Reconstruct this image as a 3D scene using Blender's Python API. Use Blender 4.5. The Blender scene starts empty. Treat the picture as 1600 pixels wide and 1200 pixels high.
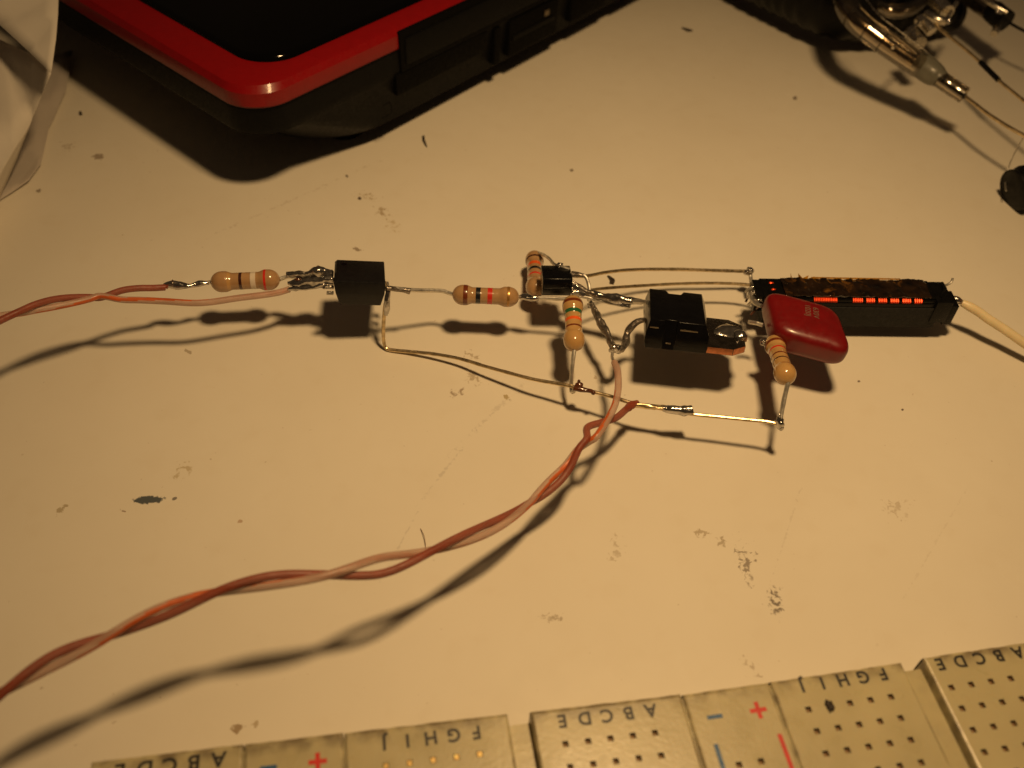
import bpy, bmesh, math, random
from mathutils import Vector, Matrix, noise
random.seed(7)
S = 0.1                       # geometry is written in millimetres, 1 Blender unit = 1 cm
sc = bpy.context.scene
col = sc.collection
V = Vector
R = math.radians

# ------------------------------------------------------------------ camera, light, exposure
TH, RO, F = R(46.8905), R(3.218), 1450.0
FWD = V((0, math.cos(TH), -math.sin(TH)))
UP0 = V((0, math.sin(TH), math.cos(TH)))
RT = V((1, 0, 0)) * math.cos(RO) + UP0 * math.sin(RO)
UP = UP0 * math.cos(RO) - V((1, 0, 0)) * math.sin(RO)
CAM = V((0, -95.016, 110.002))
cd = bpy.data.cameras.new('camera')
cam = bpy.data.objects.new('camera', cd)
col.objects.link(cam)
cam.matrix_world = Matrix.Translation(CAM * S) @ Matrix((RT, UP, -FWD)).transposed().to_4x4()
cd.sensor_width = 36; cd.lens = F / 1600 * 36
cd.clip_start = 0.1; cd.clip_end = 500
cd.dof.use_dof = True
cd.dof.focus_distance = 14.3
cd.dof.aperture_fstop = 0.23
sc.camera = cam

w = bpy.data.worlds.new('World'); sc.world = w; w.use_nodes = True
bgn = w.node_tree.nodes['Background']
bgn.inputs[0].default_value = (1.0, 0.62, 0.34, 1); bgn.inputs[1].default_value = 0.026

LAMP = V((32, -15, 190))
ld = bpy.data.lights.new('desk_lamp', 'SPOT'); ld.spot_size = R(112); ld.spot_blend = 1.0
ld.energy = 11300; ld.color = (1.0, 0.635, 0.285); ld.shadow_soft_size = 1.15
lo = bpy.data.objects.new('desk_lamp', ld); col.objects.link(lo); lo.location = LAMP * S
lo.rotation_euler = (V((20, 22, 0)) - LAMP).to_track_quat('-Z', 'Y').to_euler()
sc.view_settings.view_transform = 'Standard'; sc.view_settings.look = 'None'
sc.view_settings.gamma = 1; sc.view_settings.exposure = 0
sc.view_settings.use_curve_mapping = False
sc.render.engine = 'CYCLES'

def at(u, v, h=0.0):
    """the point at height h (mm) seen at pixel (u, v) of the 1600 px photograph"""
    d = FWD + RT * ((u - 800) / F) + UP * ((600 - v) / F)
    return CAM + d * ((h - CAM.z) / d.z)

# ------------------------------------------------------------------ materials
MATS = {}
def mat(name, base, rough=0.5, metal=0.0, spec=0.5, coat=0.0, trans=0.0, sss=0.0, sssr=(1, .6, .4), ior=1.5,
        var=0.12, vs=6.0, bump=0.0, bs=40.0, rv=0.1, alpha=1.0, cr=0.06):
    m = bpy.data.materials.new(name); m.use_nodes = True; MATS[name] = m
    nt = m.node_tree; b = nt.nodes['Principled BSDF']
    b.inputs['Metallic'].default_value = metal; b.inputs['IOR'].default_value = ior
    b.inputs['Specular IOR Level'].default_value = spec
    b.inputs['Coat Weight'].default_value = coat; b.inputs['Coat Roughness'].default_value = cr
    b.inputs['Transmission Weight'].default_value = trans
    b.inputs['Alpha'].default_value = alpha
    if sss:
        b.inputs['Subsurface Weight'].default_value = sss
        b.inputs['Subsurface Radius'].default_value = sssr
        b.inputs['Subsurface Scale'].default_value = 0.06
    tc = nt.nodes.new('ShaderNodeTexCoord')
    n = nt.nodes.new('ShaderNodeTexNoise'); n.inputs['Scale'].default_value = vs; n.inputs['Detail'].default_value = 5
    nt.links.new(tc.outputs['Object'], n.inputs['Vector'])
    mr = nt.nodes.new('ShaderNodeMapRange')
    mr.inputs[1].default_value = .3; mr.inputs[2].default_value = .7
    mr.inputs[3].default_value = 1 - var; mr.inputs[4].default_value = 1 + var
    nt.links.new(n.outputs['Fac'], mr.inputs[0])
    mx = nt.nodes.new('ShaderNodeVectorMath'); mx.operation = 'SCALE'
    mx.inputs[0].default_value = base[:3]
    nt.links.new(mr.outputs[0], mx.inputs['Scale'])
    nt.links.new(mx.outputs[0], b.inputs['Base Color'])
    r = nt.nodes.new('ShaderNodeMapRange')
    r.inputs[1].default_value = .3; r.inputs[2].default_value = .7
    r.inputs[3].default_value = max(0.01, rough - rv * rough * 2); r.inputs[4].default_value = min(1, rough + rv * rough * 2)
    n2 = nt.nodes.new('ShaderNodeTexNoise'); n2.inputs['Scale'].default_value = vs * 3.1
    nt.links.new(tc.outputs['Object'], n2.inputs['Vector'])
    nt.links.new(n2.outputs['Fac'], r.inputs[0]); nt.links.new(r.outputs[0], b.inputs['Roughness'])
    if bump:
        bn = nt.nodes.new('ShaderNodeTexNoise'); bn.inputs['Scale'].default_value = bs; bn.inputs['Detail'].default_value = 4
        nt.links.new(tc.outputs['Object'], bn.inputs['Vector'])
        bp = nt.nodes.new('ShaderNodeBump'); bp.inputs['Strength'].default_value = bump; bp.inputs['Distance'].default_value = 0.01
        nt.links.new(bn.outputs['Fac'], bp.inputs['Height']); nt.links.new(bp.outputs[0], b.inputs['Normal'])
    return m

TAN = mat('resistor_lacquer', (0.43, 0.26, 0.125), .18, coat=.6, sss=.15, var=.06)
TANY = mat('resistor_lacquer_yellow', (0.52, 0.31, 0.115), .18, coat=.6, sss=.15, var=.06)
BROWN = mat('band_brown', (0.16, 0.035, 0.012), .25, coat=.5)
DBROWN = mat('band_dark_brown', (0.05, 0.016, 0.012), .25, coat=.5)
BLACKB = mat('band_black', (0.012, 0.012, 0.015), .25, coat=.5)
REDB = mat('band_red', (0.62, 0.03, 0.018), .25, coat=.5)
ORB = mat('band_orange', (0.80, 0.12, 0.02), .25, coat=.5)
GRB = mat('band_green', (0.02, 0.13, 0.05), .25, coat=.5)
WHB = mat('band_white', (0.75, 0.66, 0.55), .25, coat=.5)
GOLDB = mat('band_gold', (0.45, 0.24, 0.07), .3, metal=.5, coat=.5)
WIRE = mat('tinned_wire', (0.66, 0.63, 0.57), .40, metal=.88, var=.25, vs=9, bump=.15, bs=30)
GWIRE = mat('golden_wire', (0.66, 0.53, 0.33), .33, metal=.92, var=.35, vs=9, bump=.15, bs=30)
SOLD = mat('solder', (0.50, 0.48, 0.46), .17, metal=.95, var=.4, vs=10, bump=.9, bs=14)
BURNT = mat('burnt_flux', (0.10, 0.03, 0.012), .2, coat=.8, var=.4, vs=15, bump=.4)
DSOLD = mat('dull_solder', (0.26, 0.23, 0.20), .34, metal=.85, var=.5, vs=12, bump=.9, bs=26)
EPOXY = mat('black_epoxy', (0.007, 0.007, 0.008), .40, spec=.42, var=.3, vs=10, bump=.35, bs=90)
EPOXYG = mat('shiny_black_epoxy', (0.004, 0.004, 0.005), .22, spec=.22, var=.2, vs=8, bump=.1, bs=60)
COPPER = mat('bare_copper', (0.55, 0.21, 0.10), .38, metal=.8, var=.3, vs=12, bump=.2)
TABM = mat('dark_tin_tab', (0.10, 0.085, 0.075), .25, metal=.9, var=.4, vs=8, bump=.2)
CAPR = mat('red_dip_coating', (0.17, 0.004, 0.005), .36, coat=.2, cr=.16, sss=.1, var=.12, vs=5, bump=.25, bs=9)
CAPINK = mat('grey_ink', (0.22, 0.12, 0.09), .5)
BRINS = mat('brown_wire_insulation', (0.30, 0.062, 0.030), .5, alpha=.78, sss=.25, sssr=(1, .25, .1), var=.12, vs=4)
PKINS = mat('pale_wire_insulation', (0.56, 0.36, 0.27), .42, alpha=.66, sss=.3, sssr=(1, .5, .35), var=.08, vs=4)
ORINS = mat('orange_stripe', (0.55, 0.12, 0.03), .35, sss=.2, sssr=(1, .25, .1), var=.15, vs=5)
CRINS = mat('cream_wire_insulation', (0.78, 0.66, 0.42), .38, sss=.3, var=.06, vs=4)
FERR = mat('ferrite', (0.016, 0.016, 0.015), .75, spec=.3, var=.3, vs=14, bump=.5, bs=70)
BOBB = mat('black_bobbin', (0.004, 0.004, 0.004), .3, spec=.18, var=.3, vs=10, bump=.3, bs=30)
ENAM = mat('enamelled_copper', (0.80, 0.062, 0.006), .35, metal=.5, var=.2, vs=10)
TAPE = mat('amber_tape', (0.013, 0.006, 0.002), .2, spec=.5, coat=1.0, cr=.12, var=.9, vs=5, bump=.35, bs=7)
def amber(m):  # amber patches: golden glints of the crinkled tape, put into its base colour
    nt = m.node_tree; b = nt.nodes['Principled BSDF']; src = b.inputs['Base Color'].links[0].from_socket
    n = nt.nodes.new('ShaderNodeTexNoise'); n.inputs['Scale'].default_value = 3.2; n.inputs['Detail'].default_value = 5; n.inputs['Distortion'].default_value = 1.5
    tc = nt.nodes.new('ShaderNodeTexCoord'); nt.links.new(tc.outputs['Object'], n.inputs['Vector'])
    r = nt.nodes.new('ShaderNodeMapRange'); r.inputs[1].default_value = .60; r.inputs[2].default_value = .76
    nt.links.new(n.outputs['Fac'], r.inputs[0])
    mx = nt.nodes.new('ShaderNodeMix'); mx.data_type = 'RGBA'; nt.links.new(r.outputs[0], mx.inputs[0]); nt.links.new(src, mx.inputs[6])
    mx.inputs[7].default_value = (0.17, 0.072, 0.012, 1); nt.links.new(mx.outputs[2], b.inputs['Base Color'])
amber(TAPE)
TAPEF = mat('amber_tape_fray', (0.42, 0.20, 0.02), .3, var=.4, vs=20)
LRED = mat('red_plastic', (0.24, 0.004, 0.006), .34, spec=.25, coat=.12, cr=.10, var=.05)
LDK = mat('dark_grey_plastic', (0.0045, 0.0046, 0.0050), .5, spec=.09, var=.15, bump=.2, bs=160)
LGL = mat('black_glass', (0.0015, 0.0015, 0.0015), .08, coat=.2, spec=.3, var=.1)
LBK = mat('black_recess', (0.0015, 0.0015, 0.0015), .7, spec=.1)
LPORT = mat('port_metal', (0.25, 0.21, 0.16), .35, metal=1)
PAPER = mat('white_paper', (0.70, 0.66, 0.60), .75, spec=.2, var=.05, vs=1.2, bump=.25, bs=2.2)
TRACE = mat('thin_translucent_paper', (0.52, 0.47, 0.42), .6, spec=.2, var=.06, vs=1, bump=.3, bs=2)
INK = mat('black_ink', (0.016, 0.014, 0.016), .5, var=.4, vs=20)
INKR = mat('red_ink', (0.62, 0.02, 0.012), .45)
INKB = mat('blue_ink', (0.012, 0.10, 0.27), .45)
HOLE = mat('hole_wall', (0.26, 0.165, 0.085), .8)
CONT = mat('hole_contact', (0.95, 0.66, 0.28), .4, metal=1, var=.4, vs=30)
def thin_glass():
    m = bpy.data.materials.new('clear_glass'); m.use_nodes = True; nt = m.node_tree; nt.nodes.clear()
    o = nt.nodes.new('ShaderNodeOutputMaterial'); mx = nt.nodes.new('ShaderNodeMixShader')
    t = nt.nodes.new('ShaderNodeBsdfTransparent'); t.inputs[0].default_value = (.80, .76, .68, 1)
    g = nt.nodes.new('ShaderNodeBsdfGlossy'); g.inputs[0].default_value = (1, .97, .92, 1); g.inputs['Roughness'].default_value = .09
    n = nt.nodes.new('ShaderNodeTexNoise'); n.inputs['Scale'].default_value = 3
    f = nt.nodes.new('ShaderNodeLayerWeight'); f.inputs[0].default_value = .35
    a = nt.nodes.new('ShaderNodeMath'); a.operation = 'MULTIPLY_ADD'; a.inputs[1].default_value = .8; a.inputs[2].default_value = .10
    a.use_clamp = True
    nt.links.new(f.outputs['Fresnel'], a.inputs[0]); nt.links.new(a.outputs[0], mx.inputs[0])
    nt.links.new(t.outputs[0], mx.inputs[1]); nt.links.new(g.outputs[0], mx.inputs[2]); nt.links.new(mx.outputs[0], o.inputs[0])
    return m
GLASS = thin_glass()
SMOKE = mat('silvered_glass', (0.42, 0.36, 0.27), .20, metal=1, var=.7, vs=5, bump=.4, bs=6)
FROST = mat('frosted_cement', (0.24, 0.235, 0.19), .35, sss=.2, trans=.45, var=.1)
NICK = mat('nickel_clamp', (0.75, 0.70, 0.60), .27, metal=1, var=.3, vs=6, bump=.3, bs=8)
BLK = mat('black_rubber', (0.003, 0.003, 0.003), .5, spec=.2, var=.3)
CRUMB = mat('dark_crumb', (0.03, 0.02, 0.014), .6, var=.5, vs=30, bump=.6)
HAIR = mat('hair_fibre', (0.16, 0.07, 0.03), .4)

# desk: aged white laminate with its stains
MARKS = [  # u, v, rx, ry (pixels of the photo), angle, colour, strength, raggedness
    (233, 781, 27, 6.5, -2, (0.035, 0.055, 0.075), .92, .25), (273, 779, 5, 3, -20, (0.10, 0.09, 0.09), .8, .3),
    (194, 799, 8, 2.6, 15, (0.16, 0.06, 0.02), .7, .5), (95, 797, 9, 4, -35, (0.30, 0.22, 0.08), .6, .8),
    (375, 815, 5, 3, 10, (0.38, 0.2, 0.08), .6, .5), (284, 735, 10, 14, 30, (0.42, 0.32, 0.14), .55, 1.1),
    (1166, 879, 11, 22, -12, (0.17, 0.13, 0.10), .75, 1.3), (1213, 941, 12, 19, -8, (0.13, 0.10, 0.08), .85, 1.0),
    (865, 965, 15, 6, 5, (0.27, 0.2, 0.12), .6, 1.2), (1095, 834, 12, 6, 10, (0.32, 0.24, 0.13), .6, 1.2),
    (1127, 846, 6, 8, -30, (0.27, 0.2, 0.1), .6, 1.0), (962, 860, 8, 16, 0, (0.40, 0.33, 0.22), .5, 1.3),
    (716, 612, 11, 7, -20, (0.24, 0.16, 0.10), .7, 1.1), (791, 621, 5, 4, 0, (0.38, 0.28, 0.1), .75, .5),
    (738, 558, 12, 6, 30, (0.30, 0.22, 0.12), .55, 1.2), (740, 590, 14, 7, 25, (0.30, 0.22, 0.12), .55, 1.2),
    (574, 308, 14, 5, 12, (0.30, 0.20, 0.06), .6, 1.2), (597, 332, 12, 6, 50, (0.30, 0.19, 0.06), .6, 1.2),
    (612, 352, 10, 8, 50, (0.45, 0.34, 0.16), .5, 1.2), (562, 310, 4, 2.5, 0, (0.08, 0.05, 0.03), .9, .3),
    (542, 275, 3, 2.5, 0, (0.1, 0.07, 0.05), .8, .3), (893, 266, 3, 2.5, 0, (0.12, 0.08, 0.05), .8, .3),
    (1242, 153, 4, 3, 0, (0.12, 0.08, 0.05), .8, .3), (1410, 640, 2.4, 2, 0, (0.1, 0.06, 0.05), .9, .2),
    (1342, 596, 2.5, 2, 0, (0.1, 0.06, 0.05), .8, .2), (152, 245, 9, 3.5, 8, (0.22, 0.15, 0.09), .7, .8),
    (105, 230, 8, 6, 0, (0.30, 0.22, 0.13), .5, 1.2), (60, 298, 4, 3.4, 0, (0.15, 0.10, 0.06), .7, .5),
    (558, 390, 9, 2.6, 8, (0.20, 0.13, 0.07), .7, .7), (295, 550, 6, 2.5, 30, (0.27, 0.2, 0.12), .6, .5),
    (372, 1137, 9, 7, -40, (0.25, 0.15, 0.05), .75, .6), (398, 1133, 4, 6, 20, (0.35, 0.25, 0.1), .6, .6),
    (1400, 790, 12, 14, 30, (0.42, 0.34, 0.24), .45, 1.4), (1170, 1040, 14, 7, 30, (0.30, 0.22, 0.14), .5, 1.3),
    (1340, 1250, 6, 5, 0, (0.3, 0.2, 0.1), .5, 1), (480, 1053, 5, 2.4, 0, (0.4, 0.26, 0.12), .5, .6),
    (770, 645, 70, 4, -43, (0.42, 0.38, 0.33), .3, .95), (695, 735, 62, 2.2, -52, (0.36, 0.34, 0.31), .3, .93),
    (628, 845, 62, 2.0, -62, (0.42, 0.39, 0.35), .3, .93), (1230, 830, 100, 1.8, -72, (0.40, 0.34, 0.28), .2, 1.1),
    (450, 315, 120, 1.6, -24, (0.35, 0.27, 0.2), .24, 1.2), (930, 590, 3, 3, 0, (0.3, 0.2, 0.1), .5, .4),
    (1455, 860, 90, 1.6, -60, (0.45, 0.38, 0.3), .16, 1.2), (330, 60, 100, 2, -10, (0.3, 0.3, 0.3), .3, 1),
]
def desk_material():
    m = bpy.data.materials.new('desk_laminate'); m.use_nodes = True
    nt = m.node_tree; N = nt.nodes; L = nt.links; b = N['Principled BSDF']
    geo = N.new('ShaderNodeNewGeometry'); P = geo.outputs['Position']
    def noise_n(scale, det=4, dist=0):
        n = N.new('ShaderNodeTexNoise'); n.inputs['Scale'].default_value = scale; n.inputs['Detail'].default_value = det
        n.inputs['Distortion'].default_value = dist; L.new(P, n.inputs['Vector']); return n.outputs['Fac']
    def math_n(op, a, c=None, cl=False):
        n = N.new('ShaderNodeMath'); n.operation = op; n.use_clamp = cl
        for i, x in enumerate((a, c)):
            if x is None: continue
            if isinstance(x, (int, float)): n.inputs[i].default_value = x
            else: L.new(x, n.inputs[i])
        return n.outputs[0]
    def rng(x, a, bb, c, d):
        n = N.new('ShaderNodeMapRange')
        for i, k in enumerate((a, bb, c, d)): n.inputs[i + 1].default_value = k
        L.new(x, n.inputs[0]); return n.outputs[0]
    def mixc(fac, a, c):
        n = N.new('ShaderNodeMix'); n.data_type = 'RGBA'
        L.new(fac, n.inputs[0])
        if isinstance(a, tuple): n.inputs[6].default_value = (*a, 1)
        else: L.new(a, n.inputs[6])
        n.inputs[7].default_value = (*c, 1); return n.outputs[2]
    c = mixc(rng(noise_n(.35, 3), .35, .7, 0, 1), (0.80, 0.755, 0.655), (0.77, 0.72, 0.615))
    c = mixc(rng(noise_n(2.2, 6), .55, .8, 0, .16), c, (0.66, 0.57, 0.42))
    speck = rng(noise_n(9.0, 2), .735, .80, 0, .4)
    c = mixc(speck, c, (0.26, 0.17, 0.09))
    gran = noise_n(13, 7, .6); gran2 = noise_n(5, 3)
    gc = math_n('SUBTRACT', math_n('ADD', math_n('MULTIPLY', gran, .7), math_n('MULTIPLY', gran2, .3)), .5)
    for (u, v, rx, ry, ang, colr, st, rag) in MARKS:
        p0 = at(u, v); a = R(ang)
        e1 = (at(u + rx * math.cos(a), v + rx * math.sin(a)) - p0) * S
        e2 = (at(u - ry * math.sin(a), v + ry * math.cos(a)) - p0) * S
        M = Matrix(((e1.x, e2.x), (e1.y, e2.y))).inverted()
        sub = N.new('ShaderNodeVectorMath'); sub.operation = 'SUBTRACT'; L.new(P, sub.inputs[0])
        sub.inputs[1].default_value = (p0.x * S, p0.y * S, 0)
        comb = N.new('ShaderNodeCombineXYZ')
        for i in range(2):
            d = N.new('ShaderNodeVectorMath'); d.operation = 'DOT_PRODUCT'; L.new(sub.outputs[0], d.inputs[0])
            d.inputs[1].default_value = (M[i][0], M[i][1], 0); L.new(d.outputs['Value'], comb.inputs[i])
        ln = N.new('ShaderNodeVectorMath'); ln.operation = 'LENGTH'; L.new(comb.outputs[0], ln.inputs[0])
        q = math_n('ADD', ln.outputs['Value'], math_n('MULTIPLY', gc, rag * 9.0))
        if rag > .9:
            q = math_n('ADD', q, .22)
        fac = rng(q, 1.0, .72 if rag < .9 else .1, 0, st)
        c = mixc(fac, c, colr)
    L.new(c, b.inputs['Base Color'])
    L.new(rng(noise_n(3, 5), .3, .7, .42, .58), b.inputs['Roughness'])
    b.inputs['Specular IOR Level'].default_value = .35
    bp = N.new('ShaderNodeBump'); bp.inputs['Strength'].default_value = .12; bp.inputs['Distance'].default_value = .004
    L.new(noise_n(55, 3), bp.inputs['Height']); L.new(bp.outputs[0], b.inputs['Normal'])
    return m

def board_material():
    m = mat('breadboard_plastic', (0.52, 0.465, 0.29), .32, sss=.45, sssr=(1, .7, .4), var=.07, vs=1.1, bump=.2, bs=18)
    nt = m.node_tree; b = nt.nodes['Principled BSDF']
    src = b.inputs['Base Color'].links[0].from_socket
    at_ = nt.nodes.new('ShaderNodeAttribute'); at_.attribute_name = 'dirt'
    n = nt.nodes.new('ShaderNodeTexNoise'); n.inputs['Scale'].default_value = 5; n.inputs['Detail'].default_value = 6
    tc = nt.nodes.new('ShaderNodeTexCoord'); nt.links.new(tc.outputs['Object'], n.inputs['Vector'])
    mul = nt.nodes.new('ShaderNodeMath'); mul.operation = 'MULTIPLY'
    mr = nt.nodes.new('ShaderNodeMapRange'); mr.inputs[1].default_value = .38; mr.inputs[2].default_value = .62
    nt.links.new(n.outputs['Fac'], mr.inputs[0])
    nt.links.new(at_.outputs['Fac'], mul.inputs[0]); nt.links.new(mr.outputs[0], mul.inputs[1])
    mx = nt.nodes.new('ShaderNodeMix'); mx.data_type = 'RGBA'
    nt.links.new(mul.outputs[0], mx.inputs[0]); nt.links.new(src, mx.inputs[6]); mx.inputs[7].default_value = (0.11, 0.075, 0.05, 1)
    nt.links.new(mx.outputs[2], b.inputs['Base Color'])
    return m

# ------------------------------------------------------------------ mesh helpers
def wloc(o):
    p = V((0, 0, 0))
    while o is not None:
        p = p + o.location; o = o.parent
    return p

def empty(name, loc, label=None, cat=None, group=None):
    o = bpy.data.objects.new(name, None); col.objects.link(o); o.location = V(loc) * S
    o.empty_display_size = 0.2
    tag(o, label, cat, group); return o

def tag(o, label=None, cat=None, group=None, kind=None):
    for k, x in (('label', label), ('category', cat), ('group', group), ('kind', kind)):
        if x: o[k] = x
    return o

class MB:
    def __init__(s): s.v = []; s.f = []; s.m = []
    def add(s, verts, faces, mi=0):
        o = len(s.v); s.v += [V(x) for x in verts]
        for i, f in enumerate(faces):
            s.f.append([o + k for k in f]); s.m.append(mi[i] if isinstance(mi, list) else mi)
        return s
    def tube(s, pts, r, seg=12, mi=0, cap=True, mfun=None, squash=None):
        n = len(pts); pts = [V(p) for p in pts]
        t = [(pts[min(i + 1, n - 1)] - pts[max(i - 1, 0)]).normalized() for i in range(n)]
        a = V((0, 0, 1)) if abs(t[0].z) < .9 else V((1, 0, 0))
        u = (a - t[0] * a.dot(t[0])).normalized(); vs = []
        for i in range(n):
            u = (u - t[i] * u.dot(t[i])).normalized(); w_ = t[i].cross(u)
            ri = r(i / (n - 1), i) if callable(r) else (r[i] if isinstance(r, (list, tuple)) else r)
            for k in range(seg):
                an = 2 * math.pi * k / seg; rr = ri(an) if callable(ri) else ri
                vs.append(pts[i] + u * (math.cos(an) * rr) + w_ * (math.sin(an) * rr))
        fs = []; ms = []
        for i in range(n - 1):
            for k in range(seg):
                k2 = (k + 1) % seg
                fs.append([i * seg + k, i * seg + k2, (i + 1) * seg + k2, (i + 1) * seg + k])
                ms.append(mfun(i / (n - 1), k / seg, i) if mfun else mi)
        if cap:
            fs.append([k for k in range(seg)][::-1]); ms.append(ms[0] if mfun is None else mfun(0, 0, 0))
            fs.append([(n - 1) * seg + k for k in range(seg)]); ms.append(ms[0] if mfun is None else mfun(1, 0, n))
        s.add(vs, fs, ms); return s
    def box(s, c, X, Y, Z, mi=0):
        c = V(c); X, Y, Z = V(X) / 2, V(Y) / 2, V(Z) / 2
        vs = [c + X * a + Y * b + Z * d for a in (-1, 1) for b in (-1, 1) for d in (-1, 1)]
        s.add(vs, [[0, 1, 3, 2], [4, 6, 7, 5], [0, 4, 5, 1], [2, 3, 7, 6], [0, 2, 6, 4], [1, 5, 7, 3]], mi); return s
    def loft(s, rings, mi=0, cap0=True, cap1=True):
        n = len(rings[0]); vs = [p for r in rings for p in r]; fs = []; ms = []
        for i in range(len(rings) - 1):
            for k in range(n):
                k2 = (k + 1) % n
                fs.append([i * n + k, i * n + k2, (i + 1) * n + k2, (i + 1) * n + k]); ms.append(mi[i] if isinstance(mi, list) else mi)
        if cap0: fs.append(list(range(n))[::-1]); ms.append(ms[0])
        if cap1: fs.append([(len(rings) - 1) * n + k for k in range(n)]); ms.append(ms[-1])
        s.add(vs, fs, ms); return s
    def blob(s, c, r, mi=0, amp=.18, seed=0, sub=3, sc_=(1, 1, 1), fr=1.3):
        bm = bmesh.new(); bmesh.ops.create_icosphere(bm, subdivisions=sub, radius=1)
        vs = []
        for v in bm.verts:
            k = 1 + amp * noise.noise(v.co * fr + V((seed * 3.1, seed, 0)))* 2
            vs.append(V(c) + V((v.co.x * sc_[0], v.co.y * sc_[1], v.co.z * sc_[2])) * (r * k))
        s.add(vs, [[v.index for v in f.verts] for f in bm.faces], mi); bm.free(); return s
    def build(s, name, mats, parent=None, smooth=True, bevel=0, bseg=2, sharp=35, subsurf=0, at_=None, attr=None):
        if not isinstance(mats, (list, tuple)): mats = [mats]
        base = (wloc(parent) if parent is not None else (V(at_) * S if at_ is not None else V((0, 0, 0))))
        me = bpy.data.meshes.new(name)
        me.from_pydata([tuple(v * S - base) for v in s.v], [], s.f)
        for m_ in mats: me.materials.append(m_)
        me.polygons.foreach_set('material_index', s.m)
        bm = bmesh.new(); bm.from_mesh(me)
        bmesh.ops.recalc_face_normals(bm, faces=bm.faces[:])
        if bevel:
            es = [e for e in bm.edges if len(e.link_faces) == 2 and e.calc_face_angle(0) > R(sharp)]
            bmesh.ops.bevel(bm, geom=es, offset=bevel * S, segments=bseg, profile=.6, affect='EDGES', clamp_overlap=True)
        if smooth:
            for f in bm.faces: f.smooth = True
            for e in bm.edges:
                if len(e.link_faces) == 2 and e.calc_face_angle(0) > R(sharp if not bevel else 50): e.smooth = False
        bm.to_mesh(me); bm.free()
        if attr:
            a = me.attributes.new('dirt', 'FLOAT', 'POINT')
            for i, v in enumerate(me.vertices): a.data[i].value = attr((v.co + base) / S)
        o = bpy.data.objects.new(name, me); col.objects.link(o)
        if parent is not None: o.parent = parent
        else: o.location = base
        if subsurf:
            md = o.modifiers.new('smooth', 'SUBSURF'); md.levels = subsurf; md.render_levels = subsurf
        return o

def spline(pts, step=0.35):
    """Catmull-Rom through 3-D points (mm), resampled"""
    pts = [V(p) for p in pts]; out = []
    P = [pts[0] * 2 - pts[1]] + pts + [pts[-1] * 2 - pts[-2]]
    for i in range(1, len(P) - 2):
        a, b, c, d = P[i - 1], P[i], P[i + 1], P[i + 2]
        n = max(2, int((c - b).length / step))
        for k in range(n):
            t = k / n
            out.append(0.5 * ((2 * b) + (c - a) * t + (2 * a - 5 * b + 4 * c - d) * t * t + (3 * b - a - 3 * c + d) * t ** 3))
    out.append(pts[-1]); return out
def pw(L_, step=.35): return spline([at(*p) for p in L_], step)
def wire(L_, r, name, m, parent, seg=10, wob=0.0, step=.35, **k):
    pts = pw(L_, step)
    rf = (lambda t, i: r * (1 + wob * noise.noise(V((i * .35, r * 7, len(pts) * .1))))) if wob else r
    return MB().tube(pts, rf, seg).build(name, m, parent, **k)
def sold(L_, rs, name, parent, m=None, amp=.35, seed=0, seg=14):
    """an uneven skin of solder along a joint; rs = radius at each given point"""
    pts = [at(*p) for p in L_]; sp = spline(pts, .22); n = len(sp)
    def rad(t, i):
        x = t * (len(rs) - 1); k = min(int(x), len(rs) - 2); r0 = rs[k] + (rs[k + 1] - rs[k]) * (x - k)
        return lambda an: r0 * (1 + amp * (noise.noise(V((math.cos(an) * .8 + .37 + seed, math.sin(an) * .8 + .41, i * .13 + seed * 5.3))) * 1.4 + noise.noise(V((math.cos(an) * 2 + 4.3, math.sin(an) * 2 + .4, i * .37 + seed * 2.3))) * .5))
    return MB().tube(sp, rad, seg).build(name, m or SOLD, parent, sharp=80)
def text_mesh(txt, size, mtx, name, m, parent):
    cu = bpy.data.curves.new('t', 'FONT'); cu.body = txt; cu.size = size * S; cu.align_x = 'CENTER'; cu.align_y = 'CENTER'
    cu.offset = 0.0055 * (size > 1.5); cu.extrude = 0.0015
    to = bpy.data.objects.new('t', cu); col.objects.link(to)
    dg = bpy.context.evaluated_depsgraph_get(); dg.update()
    me = bpy.data.meshes.new_from_object(to.evaluated_get(dg))
    bpy.data.objects.remove(to); bpy.data.curves.remove(cu)
    me.transform(mtx); return me
def join_meshes(list_, name, m, parent):
    bm = bmesh.new()
    for me in list_: bm.from_mesh(me); bpy.data.meshes.remove(me)
    me = bpy.data.meshes.new(name); bm.to_mesh(me); bm.free()
    base = wloc(parent); me.transform(Matrix.Translation(-base)); me.materials.clear(); me.materials.append(m)
    for p in me.polygons: p.material_index = 0
    o = bpy.data.objects.new(name, me); col.objects.link(o); o.parent = parent; return o

# ------------------------------------------------------------------ the desk
d = MB().add([(-500, -400, 0), (500, -400, 0), (500, 700, 0), (-500, 700, 0), (-500, -400, -20), (500, -400, -20), (500, 700, -20), (-500, 700, -20)],
             [[0, 1, 2, 3], [7, 6, 5, 4], [0, 4, 5, 1], [1, 5, 6, 2], [2, 6, 7, 3], [3, 7, 4, 0]]).build('desk', desk_material(), smooth=False)
tag(d, kind='structure')

# ------------------------------------------------------------------ the soldered circuit
C0 = at(603, 545)
circ = empty('soldered_circuit', (C0.x, C0.y, 0),
             'free-standing soldered circuit of resistors, black chips, red capacitor, coil and twisted wires on the desk', 'electronic circuit')

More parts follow.
